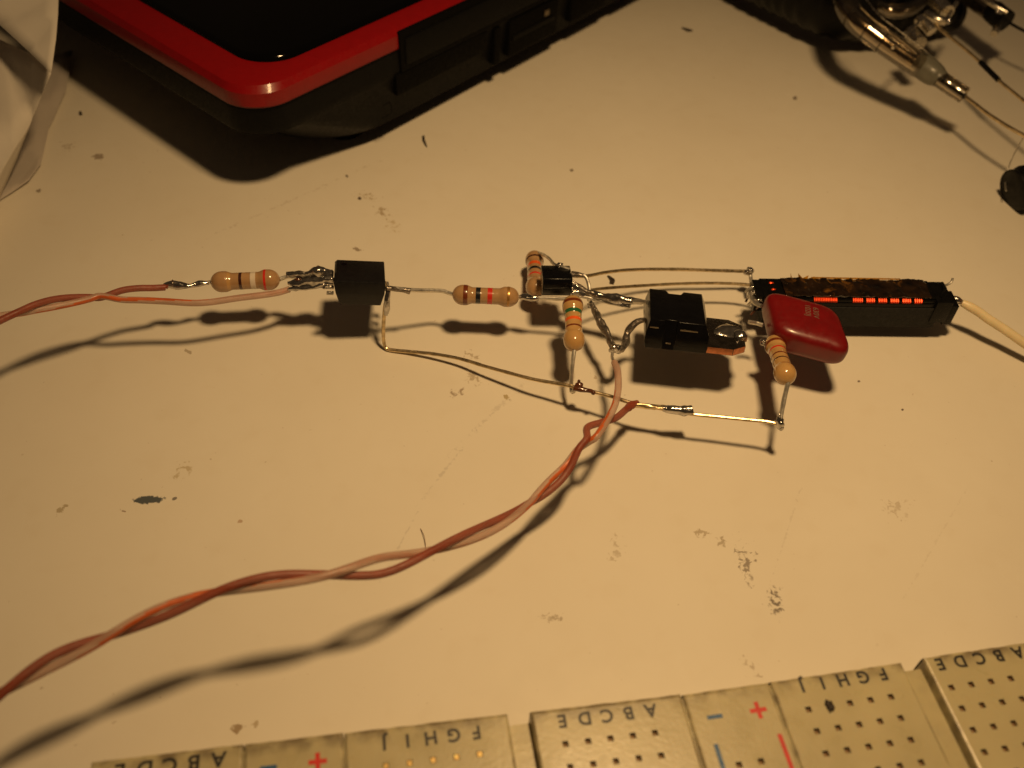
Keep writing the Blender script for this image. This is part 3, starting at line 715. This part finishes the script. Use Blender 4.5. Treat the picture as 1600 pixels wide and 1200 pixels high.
# ------------------------------------------------------------------ laptop
def laptop():
    K = V((-48.4, 49.0, 0)); ea = V((math.cos(R(51.5)), math.sin(R(51.5)), 0)); eb = V((math.cos(R(140.5)), math.sin(R(140.5)), 0))
    root = empty('laptop', (K.x, K.y, 0), 'closed black laptop with a red rim, seen at one corner behind the circuit', 'laptop')
    LA, LB = 240, 330
    def outline(i0, i1, rad, z, n=14, far=0):
        """i0: inset of the front edge (along ea), i1: inset of the right side (along eb)"""
        P = lambda a, b_: K + ea * a + eb * b_ + V((0, 0, z))
        pts = []
        for k in range(n + 1):
            an = math.pi / 2 * k / n
            pts.append(P(i0 + rad * (1 - math.cos(an)), i1 + rad * (1 - math.sin(an))) if 0 else P(i0 + rad - rad * math.sin(an), i1 + rad - rad * math.cos(an)))
        # from (a=rad, b=i1) to (a=i0, b=rad)
        return [P(LA, i1)] + pts + [P(i0, LB), P(LA, LB)]
    K2 = lambda *a, **k: outline(*a, **k)
    base = MB().loft([K2(16, 3.5, 22, 3.4), K2(13, 1.6, 20, 5.0), K2(3.2, .4, 10, 14.6), K2(0.2, .1, 8.5, 15.2), K2(0, 0, 8.2, 16.5), K2(.2, .2, 8, 20.6)]).build('base_shell', LDK, root, sharp=30)
    rim = MB().loft([K2(.15, .15, 8, 20.6), K2(0, 0, 8, 21), K2(.1, .1, 8, 23.4), K2(.9, .9, 8, 24.5), K2(2.2, 2.2, 8, 24.9), K2(9.5, 6.6, 8, 25.2)]).build('red_rim', LRED, root, sharp=30)
    lid = MB().loft([K2(7.0, 4.8, 8, 24.95), K2(7.2, 5.0, 8, 25.9), K2(8.0, 5.8, 7.6, 26.3), K2(30, 30, 5, 27.0)]).build('glossy_lid', LGL, root, sharp=60)
    seam = MB().loft([K2(-.05, -.05, 8.1, 20.35), K2(-.05, -.05, 8.1, 20.65)], cap0=False, cap1=False).build('rim_seam', LBK, root)
    for (a, b_) in ((30, 12), (40, 200)):
        MB().loft([[K + ea * (a + 4 * math.cos(q * .524)) + eb * (b_ + 4 * math.sin(q * .524)) + V((0, 0, z)) for q in range(12)] for z in (0, 3.6)]).build('rubber_foot', BLK, root)
    # right side: everything placed along ea at depth b = 0
    def sidebox(a0, a1, z0, z1, out, dep, name, m, bevel=.15, parent=root):
        c = K + ea * ((a0 + a1) / 2) + eb * ((dep - out) / 2) + V((0, 0, (z0 + z1) / 2))
        return MB().box(c, ea * (a1 - a0), eb * (dep + out), V((0, 0, z1 - z0))).build(name, m, parent, bevel=bevel)
    sidebox(36.0, 160, 15.6, 24.0, .45, 2.4, 'slot_surround', LBK, .5)
    sidebox(37.2, 159, 16.9, 22.6, .85, 2, 'card_slot_cover', LDK, .6)
    sidebox(34.6, 62.0, 11.0, 15.6, .38, 2, 'card_slot', LBK, .4)
    sidebox(64.5, 66.5, 6.5, 15.0, .30, 2, 'edge_groove', LBK, .3)
    p = sidebox(69.5, 87, 6.5, 15.2, .30, 2, 'port_opening', LBK, .6)
    sidebox(70.5, 85.5, 10.2, 11.4, .55, 1.5, 'port_connector', LDK, .2, p); sidebox(81.5, 83.2, 12.2, 13.6, .6, 1.5, 'port_connector', LPORT, .2, p)
    sidebox(92, 106, 7, 14.6, .3, 2, 'port_opening', LBK, .6)
    sidebox(110, 130, 7, 15, .3, 2, 'port_opening', LBK, .6)
    # small raised card symbol below the slot
    O = K + ea * 30.0 - eb * .55 + V((0, 0, 8.2))
    MB().tube(spline([O + ea * a + V((0, 0, z)) for a, z in ((0, 0), (2.2, .1), (2.6, .7), (2.4, 2.3), (2, 2.7), (.4, 2.6))], .3), .10, 6).build('card_symbol', LBK, root)
    return root
laptop()

# ------------------------------------------------------------------ paper at the left edge
def sheet(name, polys, m, parent, th=.12):
    mb = MB()
    for poly in polys:
        pts = [at(*p) for p in poly]
        mb.add(pts, [list(range(len(pts)))])
    o = mb.build(name, m, parent, smooth=False)
    bm = bmesh.new(); bm.from_mesh(o.data); bmesh.ops.triangulate(bm, faces=bm.faces[:])
    bmesh.ops.subdivide_edges(bm, edges=bm.edges[:], cuts=3, use_grid_fill=True)
    for v in bm.verts: v.co.z += .035 * noise.noise(v.co * .8 + V((0, 0, 4)))
    bmesh.ops.remove_doubles(bm, verts=bm.verts[:], dist=.001)
    for f in bm.faces: f.smooth = True
    bm.to_mesh(o.data); bm.free()
    md = o.modifiers.new('thick', 'SOLIDIFY'); md.thickness = th * S; md.offset = -1
    return o
pr = empty('folded_paper', at(20, 200), 'crumpled white paper sheets folded over at the left edge, beside the laptop', 'paper')
sheet('upper_flap', [[(-120, -90, 36), (94, -90, 33), (91, -20, 30), (90, 20, 28.5), (87, 60, 26.5), (79, 113, 23), (45, 80, 24.5), (0, 40, 26.5), (-120, -30, 30)]], PAPER, pr)
sheet('lower_flap', [[(80, 112, 20), (64, 150, 16), (50, 187, 11.5), (20, 232, 9), (0, 266, 7.5), (-100, 420, 5), (-120, 40, 20), (0, 62, 20.5), (48, 84, 20.5)],
                     [(50, 187, 11.5), (25, 250, 5), (0, 306, .9), (-100, 440, .5), (-100, 420, 5), (0, 266, 7.5), (20, 232, 9)]], PAPER, pr)
sheet('bottom_sheet', [[(113, 78, 1.6), (104, 142, 1.2), (90, 172, 1.0), (76, 200, .9), (70, 230, .9), (64, 256, .9), (45, 283, .7), (20, 300, .5), (0, 312, .5), (-100, 400, .5), (-120, 120, 1.2), (40, 100, 1.6)]], TRACE, pr, .06)

# ------------------------------------------------------------------ breadboard
BA = R(11.8736); BO = V((35.923, -48.270, 0)); BX = V((math.cos(BA), math.sin(BA), 0)); BY = V((-math.sin(BA), math.cos(BA), 0))
TOP = 8.5
def bb(x, y, z=TOP):
    y = y + .028 * max(0, -(x + 14)) 
    return BO + BX * x + BY * y + V((0, 0, z))
BOARD = board_material()
board = empty('breadboard', bb(-20, -25, 0), 'cream solderless breadboard with lettered columns along the bottom edge of the picture', 'breadboard')
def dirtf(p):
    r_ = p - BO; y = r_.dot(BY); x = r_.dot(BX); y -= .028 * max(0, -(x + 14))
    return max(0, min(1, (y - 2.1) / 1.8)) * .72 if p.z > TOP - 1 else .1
def strip(x0, x1, xs, j0, name, yedge=3.95, rows=15, gold=(), label=None):
    """a moulded strip of the board with a square-holed top face"""
    P = 2.54; h = .33; mb = MB(); Y1 = yedge; ylow = -rows * P
    ys = [j0 - j * P for j in range(rows)]
    xb = [x0 + .35] + [v for x in xs for v in (x - h, x + h)] + [x1 - .35]
    ymin = ys[-1] - 2
    yb = [Y1 - .5, 1.7] if j0 < 1.2 else [Y1 - .5]
    yb = [Y1 - .5, (Y1 - .5 + max(ys) + h) / 2, max(ys) + h] if 0 else [Y1 - .5, 2.4, 1.4]
    for y in ys: yb += [y + h, y - h]
    yb = [yb[0]] + [y for y in yb[1:] if y < yb[0] - .1]; yb.append(ymin)
    yb = sorted(set(round(y, 4) for y in yb), reverse=True)
    xb = sorted(xb)
    ishx = lambda a, b_: any(abs((a + b_) / 2 - x) < .05 for x in xs)
    ishy = lambda a, b_: any(abs((a + b_) / 2 - y) < .05 for y in ys)
    vid = {}
    def vtx(x, y, z):
        k = (round(x, 3), round(y, 3), round(z, 3))
        if k not in vid: vid[k] = len(mb.v); mb.v.append(bb(x, y, z))
        return vid[k]
    def quad(pts, mi=0): mb.f.append([vtx(*p) for p in pts]); mb.m.append(mi)
    rowi = -1
    for j in range(len(yb) - 1):
        hy = ishy(yb[j + 1], yb[j])
        for i in range(len(xb) - 1):
            a, b_, c, d_ = xb[i], xb[i + 1], yb[j + 1], yb[j]
            if hy and ishx(a, b_):
                z = TOP - .55
                for p, q in (((a, c), (b_, c)), ((b_, c), (b_, d_)), ((b_, d_), (a, d_)), ((a, d_), (a, c))):
                    quad([(*p, TOP), (*q, TOP), (*q, z), (*p, z)], 1)
                isg = any(abs((c + d_) / 2 - (j0 - g * P)) < .05 for g in gold)
                zz = TOP - .10 if isg else z
                if isg:
                    for p, q in (((a, c), (b_, c)), ((b_, c), (b_, d_)), ((b_, d_), (a, d_)), ((a, d_), (a, c))):
                        pass
                    e = .08
                    mb.add([bb(a + e, c + e, zz), bb(b_ - e, c + e, zz), bb(b_ - e, d_ - e, zz + .15), bb(a + e, d_ - e, zz + .15)], [[0, 1, 2, 3]], 2)
                quad([(a, c, z), (b_, c, z), (b_, d_, z), (a, d_, z)], 1)
            else: quad([(a, c, TOP), (b_, c, TOP), (b_, d_, TOP), (a, d_, TOP)])
    # bevelled border and sides; the far edge is chipped
    top = [(x, yb[0]) for x in xb]; 
    n = 26; rim_t = []; 
    ring = [(xb[0], yb[0]), (xb[-1], yb[0]), (xb[-1], yb[-1]), (xb[0], yb[-1])]
    def outr(e, z, chip_=0):
        return [(xb[0] - e, yb[0] + e + .0, z), (xb[-1] + e, yb[0] + e, z), (xb[-1] + e, yb[-1] - e, z), (xb[0] - e, yb[-1] - e, z)]
    # far edge as a fine strip so that it can be uneven
    m_ = 40; prev = None
    for k in range(m_ + 1):
        x = xb[0] + (xb[-1] - xb[0]) * k / m_
        nz = noise.noise(V((x * .55 + j0, 1.3, x0))) + .5 * noise.noise(V((x * 2.1, 4, x0)))
        c1 = (x, yb[0], TOP); c2 = (x + (0 if 0 < k < m_ else (.3 if k else -.3)), yb[0] + .38 + .08 * nz, TOP - .10 - .05 * abs(nz)); c3 = (c2[0], yb[0] + .50 + .05 * nz, TOP - .7); c4 = (c2[0], yb[0] + .5, 0)
        cur = [c1, c2, c3, c4]
        if prev:
            for q in range(3):
                mb.add([bb(*prev[q]), bb(*cur[q]), bb(*cur[q + 1]), bb(*prev[q + 1])], [[0, 1, 2, 3]])
        prev = cur
    for xs_, sgn in ((xb[0], -1), (xb[-1], 1)):
        e = [(xs_, TOP), (xs_ + sgn * .22, TOP - .08), (xs_ + sgn * .33, TOP - .35), (xs_ + sgn * .33, 0)]
        for q in range(3):
            mb.add([bb(e[q][0], yb[0] + (.2 if q else 0), e[q][1]), bb(e[q][0], yb[-1], e[q][1]), bb(e[q + 1][0], yb[-1], e[q + 1][1]), bb(e[q + 1][0], yb[0] + .4, e[q + 1][1])], [[0, 1, 2, 3]])
    mb.add([bb(xb[0], yb[-1], TOP), bb(xb[-1], yb[-1], TOP), bb(xb[-1], yb[-1], 0), bb(xb[0], yb[-1], 0)], [[0, 1, 2, 3]])
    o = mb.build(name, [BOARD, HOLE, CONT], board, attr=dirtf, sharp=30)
    if label: o['label'] = label
    return o
def letters(o, txt, xs, y, size=2.05):
    for ch, x in zip(txt, xs):
        p = bb(x, y, TOP + .03)
        rot = Matrix.Rotation(BA + math.pi + R(random.uniform(-2, 2)), 4, 'Z')
        join_meshes([text_mesh(ch, size, Matrix.Translation(p * S) @ rot, 'x', INK, o)], 'printed_letter', INK, o)
P_ = 2.54
c5 = lambda x0: [x0 + P_ * k for k in range(5)]
s_ = strip(-3.25, 13.35, c5(0), 0, 'terminal_strip', 3.95, label='strip with the letters F to J at the right'); letters(s_, 'JIHGF', [x + .3 for x in c5(0)], 2.85)
s_ = strip(16.2, 33, c5(17.78), 0, 'terminal_strip', 4.15, label='strip with the letters A to E cut off by the right edge'); letters(s_, 'EDCBA', [x + .1 for x in c5(17.78)], 3.0)
s_ = strip(-31.6, -14.0, c5(-28.35), -.1, 'terminal_strip', 4.1, label='strip with the letters A to E in the middle'); letters(s_, 'EDCBA', [x + .2 for x in c5(-28.35)], 2.55)
s_ = strip(-52.3, -34.1, c5(-48.0), -.05, 'terminal_strip', 4.25, gold=(0, 1), label='strip with the letters F to J over bright contacts'); letters(s_, 'JIHGF', c5(-48.0), 2.45)
s_ = strip(-79, -63.1, c5(-77.0), -.6, 'terminal_strip', 4.35, label='blurred strip with smudged letters at the lower left'); letters(s_, 'EDCBA', [x + 1.2 for x in c5(-77.0)], 2.9, 2.3)
def rail(x0, x1, xm, xp, yl, yedge, holes, y0h, ysign):
    o = strip(x0, x1, holes, y0h, 'power_rail', yedge)
    def inkbox(cx, cy, w_, h_, m, name):
        z = TOP + .012
        MB().add([bb(cx - w_ / 2, cy - h_ / 2, z), bb(cx + w_ / 2, cy - h_ / 2, z), bb(cx + w_ / 2, cy + h_ / 2, z), bb(cx - w_ / 2, cy + h_ / 2, z)], [[0, 1, 2, 3]]).build(name, m, o, smooth=False)
    inkbox(xm, ysign, 1.8, .46, INKB, 'minus_sign')
    z = TOP + .012
    s1, s2 = .98, .25
    cr = [(-s1, -s2), (-s2, -s2), (-s2, -s1), (s2, -s1), (s2, -s2), (s1, -s2), (s1, s2), (s2, s2), (s2, s1), (-s2, s1), (-s2, s2), (-s1, s2)]
    MB().add([bb(xp + a, ysign + b_, z) for a, b_ in cr], [list(range(12))]).build('plus_sign', INKR, o, smooth=False)
    inkbox(xm - .9, (yl - 34) / 2, .50, 34 + yl, INKB, 'blue_line'); inkbox(xp + 1.4, (yl - 34) / 2, .50, 34 + yl, INKR, 'red_line')
    return o
rail(-13.9, -3.35, -10.95, -5.77, -2.2, 3.95, [-10.0, -7.46], -4.8, .8)
rail(-63.0, -52.4, -60.4, -55.2, -2.2, 4.3, [-59.4, -56.9], -4.8, 1.3)
for a, b_, z in ((13.0, 16.6, 6.8), (-34.4, -31.3, 6.8)):
    MB().box(bb((a + b_) / 2, -16.1, z / 2), BX * (b_ - a), BY * 39, V((0, 0, z))).build('centre_channel', BOARD, board, smooth=False, attr=dirtf)
for a, b_ in ((-14.6, -13.2), (-3.9, -2.7), (-53.0, -51.8), (-63.6, -62.5)):
    MB().box(bb((a + b_) / 2, -15.7, (TOP - .35) / 2), BX * (b_ - a), BY * 38.5, V((0, 0, TOP - .35))).build('strip_joint', BOARD, board, smooth=False, attr=dirtf)
# a dark plug stuck in one hole
MB().blob(bb(2.54, 0.05, TOP + .1), .55, amp=.5, seed=3, sc_=(.8, 1.3, .5)).build('dirt_lump', CRUMB, board)

# ------------------------------------------------------------------ flash tube at the top right
ft = empty('flash_tube', at(1440, 60), 'clear glass flash tube with wire windings and long metal leads, upper right corner', 'flash tube')
tp = pw([(1322, -95, 22), (1316, -45, 22), (1320, 0, 21), (1338, 31, 19.6), (1370, 57, 17.9), (1406, 82, 16.1), (1440, 104, 14.5)], .5)
def hollow(pts, r, th=.5, seg=28):
    m1 = MB().tube(pts, r, seg, cap=False); n = len(pts)
    m2 = MB().tube(pts, r - th, seg, cap=False)
    o = len(m1.v); m1.v += m2.v; m1.f += [[o + k for k in f][::-1] for f in m2.f]; m1.m += m2.m
    for base_ in (0, (n - 1) * seg):
        for k in range(seg):
            k2 = (k + 1) % seg; m1.f.append([base_ + k, base_ + k2, o + base_ + k2, o + base_ + k]); m1.m.append(0)
    return m1
gt = hollow(tp, 2.5).build('glass_tube', GLASS, ft)
MB().tube(tp[6:-4], 1.85, 24).build('silvered_core', SMOKE, ft)
for k, fr_ in enumerate((.42, .52, .60, .68, .75, .82)):
    i = int(fr_ * (len(tp) - 1)); t = (tp[i + 1] - tp[i - 1]).normalized(); a = V((0, 0, 1)); u = (a - t * a.dot(t)).normalized(); w_ = t.cross(u)
    c = tp[i]
    MB().tube([c + t * (q * .03) + u * (math.cos(q * .33) * 2.6) + w_ * (math.sin(q * .33) * 2.6) for q in range(20)], .09, 6).build('trigger_wire', BLK, ft)
MB().tube(pw([(1345, 12, 23), (1375, 40, 21), (1410, 66, 19.2), (1432, 84, 17.8)], .5), .10, 6).build('trigger_wire', GWIRE, ft)
MB().tube(pw([(1436, 99, 14.6), (1442, 103, 14.5), (1452, 111, 14.2), (1466, 121, 13.8), (1470, 125, 13.6)], .4), [2.6, 2.62, 2.62, 2.62, 2.6, 2.6, 2.55, 2.5, 2.5, 2.4, 2.3, 2.2, 2.0, 1.9, 1.8, 1.7, 1.7, 1.7][:len(pw([(1436, 99, 14.6), (1442, 103, 14.5), (1452, 111, 14.2), (1466, 121, 13.8), (1470, 125, 13.6)], .4))] + [1.6] * max(0, len(pw([(1436, 99, 14.6), (1442, 103, 14.5), (1452, 111, 14.2), (1466, 121, 13.8), (1470, 125, 13.6)], .4)) - 18), 28).build('frosted_end', FROST, ft)
stp = pw([(1467, 122, 13.6), (1480, 131, 13.2), (1495, 141, 12.6), (1507, 149, 12.2)], .5)
hollow(stp, 1.75, .35, 20).build('glass_stem', GLASS, ft)
MB().tube(pw([(1464, 121, 13.4), (1480, 132, 13), (1500, 146, 12.4), (1508, 151, 12.2)], .5), .62, 12).build('electrode', BLK, ft)
MB().blob(at(1478, 128, 13.6), .35, amp=.2, seed=5).build('electrode', SOLD, ft)
wire([(1504, 148, 12.2), (1520, 160, 12.2), (1545, 179, 12.3), (1575, 198, 12.4), (1600, 212, 12.5), (1640, 236, 12.5), (1720, 285, 12)], .40, 'lead', GWIRE, ft)
wire([(1450, 25, 15.5), (1470, 46, 15), (1500, 70, 14.6), (1535, 100, 14.2), (1560, 125, 14), (1600, 158, 13.8), (1680, 225, 13)], .36, 'lead', GWIRE, ft)
wire([(1532, 97, 14.3), (1545, 110, 14.2), (1560, 125, 14.1)], .55, 'lead', BLK, ft)
# inner turn of the spiral
ring_ = [at(1402 + 46 * math.cos(q * .2), -22 + 40 * math.sin(q * .2), 14) for q in range(32)]
hollow(ring_, 1.7, .4, 20).build('glass_tube', GLASS, ft); MB().tube(ring_, .6, 12).build('silvered_core', SMOKE, ft)
ring2 = [at(1400 + 24 * math.cos(q * .2), -26 + 21 * math.sin(q * .2), 17) for q in range(32)]
MB().tube(ring2, .28, 10).build('wire_loop', GWIRE, ft)
# clamps and bracket wires
wire([(1395, 75, 17.8), (1410, 58, 18), (1428, 42, 18), (1445, 27, 18)], .33, 'bracket_wire', NICK, ft)
MB().tube(pw([(1462, 0, 17), (1470, 9, 17), (1480, 20, 16.8)], .5), 1.7, 24).build('metal_clamp', NICK, ft, sharp=30)
MB().tube(pw([(1422, 50, 15.2), (1432, 62, 15), (1438, 68, 15)], .5), 1.5, 24).build('metal_clamp', NICK, ft, sharp=30)
MB().tube(pw([(1447, 22, 16), (1462, 30, 16), (1478, 33, 16)], .5), 1.0, 20).build('metal_clamp', NICK, ft, sharp=30)
t2 = pw([(1490, -30, 14), (1515, -8, 14), (1545, 14, 14), (1562, 27, 13.8)], .5)
hollow(t2, 2.3, .4, 24).build('glass_tube', GLASS, ft)
MB().tube(t2, .8, 12).build('silvered_core', SMOKE, ft)
MB().tube(pw([(1552, 18, 14), (1560, 25, 14), (1572, 34, 13.7)], .5), 2.5, 24).build('metal_clamp', BLK, ft, sharp=30)
MB().tube(pw([(1558, 40, 12.8), (1556, 47, 12.4), (1553, 53, 12)], .4), .85, 16).build('metal_clamp', NICK, ft, sharp=30)
wire([(1576, 35, 13.6), (1600, 48, 13.4), (1660, 75, 13)], .35, 'lead', BLK, ft)

wire([(1495, 4, 17), (1488, 14, 17), (1478, 30, 16.6), (1470, 34, 16)], .5, 'bracket_wire', NICK, ft)
wire([(1350, -6, 23), (1372, 22, 22), (1400, 44, 20.6), (1440, 74, 18.6), (1452, 84, 17.6)], .16, 'trigger_wire', NICK, ft)
MB().tube(pw([(1436, 30, 17), (1448, 40, 16.8), (1456, 50, 16.2)], .5), 1.2, 24).build('metal_clamp', NICK, ft, sharp=30)
MB().tube(pw([(1532, -6, 17), (1552, 8, 16.6), (1574, 20, 16)], .5), .55, 14).build('bracket_wire', NICK, ft)
MB().blob(at(1482, 33, 17), .6, amp=.2, seed=90).blob(at(1562, 18, 17), .6, amp=.2, seed=91, sc_=(1.6, .8, .8)).build('solder_joint', SOLD, ft)

# black ribbed tube behind the flash tube; tapering end added to stand in for clamp shadow
hp = pw([(1105, -110, 12), (1180, -62, 12), (1250, -28, 12), (1310, -2, 12), (1360, 4, 11), (1430, 14, 8), (1490, 22, 5)], .5)
ho = MB().tube(hp, lambda t, i: (9.0 if t < .7 else 9.0 - (t - .7) * 16) + .22 * math.sin(i * .9), 36).build('ribbed_hose', BLK, None, at_=at(1250, 20, 0))
tag(ho, 'black ribbed hose lying in the dark behind the glass flash tube, its tapering end standing in for shadow', 'hose')
# black probe tip at the right edge and its thin wire
pt = empty('test_clip', at(1590, 300), 'black plastic clip at the right edge, thin wire leading up to the flash tube', 'clip')
MB().tube(pw([(1583, 298, 4.0), (1586, 297, 4.1), (1594, 294, 4.3), (1610, 289, 4.6), (1640, 278, 4.8), (1700, 257, 4.8)], .5), lambda t, i: min(4.2, 3.5 + i * .5) * (1 + .05 * math.sin(i * 1.3)), 24).build('clip_body', BLK, pt)
wire([(1598, 216, 12.4), (1590, 230, 10), (1580, 250, 7), (1574, 268, 5), (1571, 285, 4), (1572, 298, 4)], .13, 'thin_wire', WIRE, pt)

# ------------------------------------------------------------------ crumbs on the desk
def flake(pxs, h, label, cat='crumb', name='crumb', m=CRUMB, base=.05):
    pts = [at(u, v, 0) for u, v in pxs]; c = sum(pts, V((0, 0, 0))) / len(pts)
    top_ = [p * .8 + c * .2 + V((0, 0, h)) for p in pts]
    o = MB().loft([[p + V((0, 0, base)) for p in pts], top_]).build(name, m, None, at_=c)
    return tag(o, label, cat)
flake([(659, 213), (663, 211), (664, 219), (668, 231), (664, 228), (660, 221)], .3, 'tiny black sliver on the desk below the laptop')
flake([(948, 432), (952, 433), (961, 439), (959, 445), (952, 444), (953, 439)], .5, 'dark curled flake between the two long bare wires')
flake([(1064, 44), (1072, 46), (1083, 49), (1074, 50)], .4, 'tiny brown seed-shaped crumb far back on the desk')
flake([(124, 177), (128, 176), (129, 180), (125, 181)], .5, 'tiny dark round crumb beside the folded paper')
hr = MB().tube(spline([at(657, 826, .1), at(662, 836, .4), at(664.5, 848, .3), at(665, 858, .1)], .3), .045, 6).build('hair', HAIR, None, at_=at(662, 840))
tag(hr, 'short curved brown hair lying beside the twisted pair', 'hair')
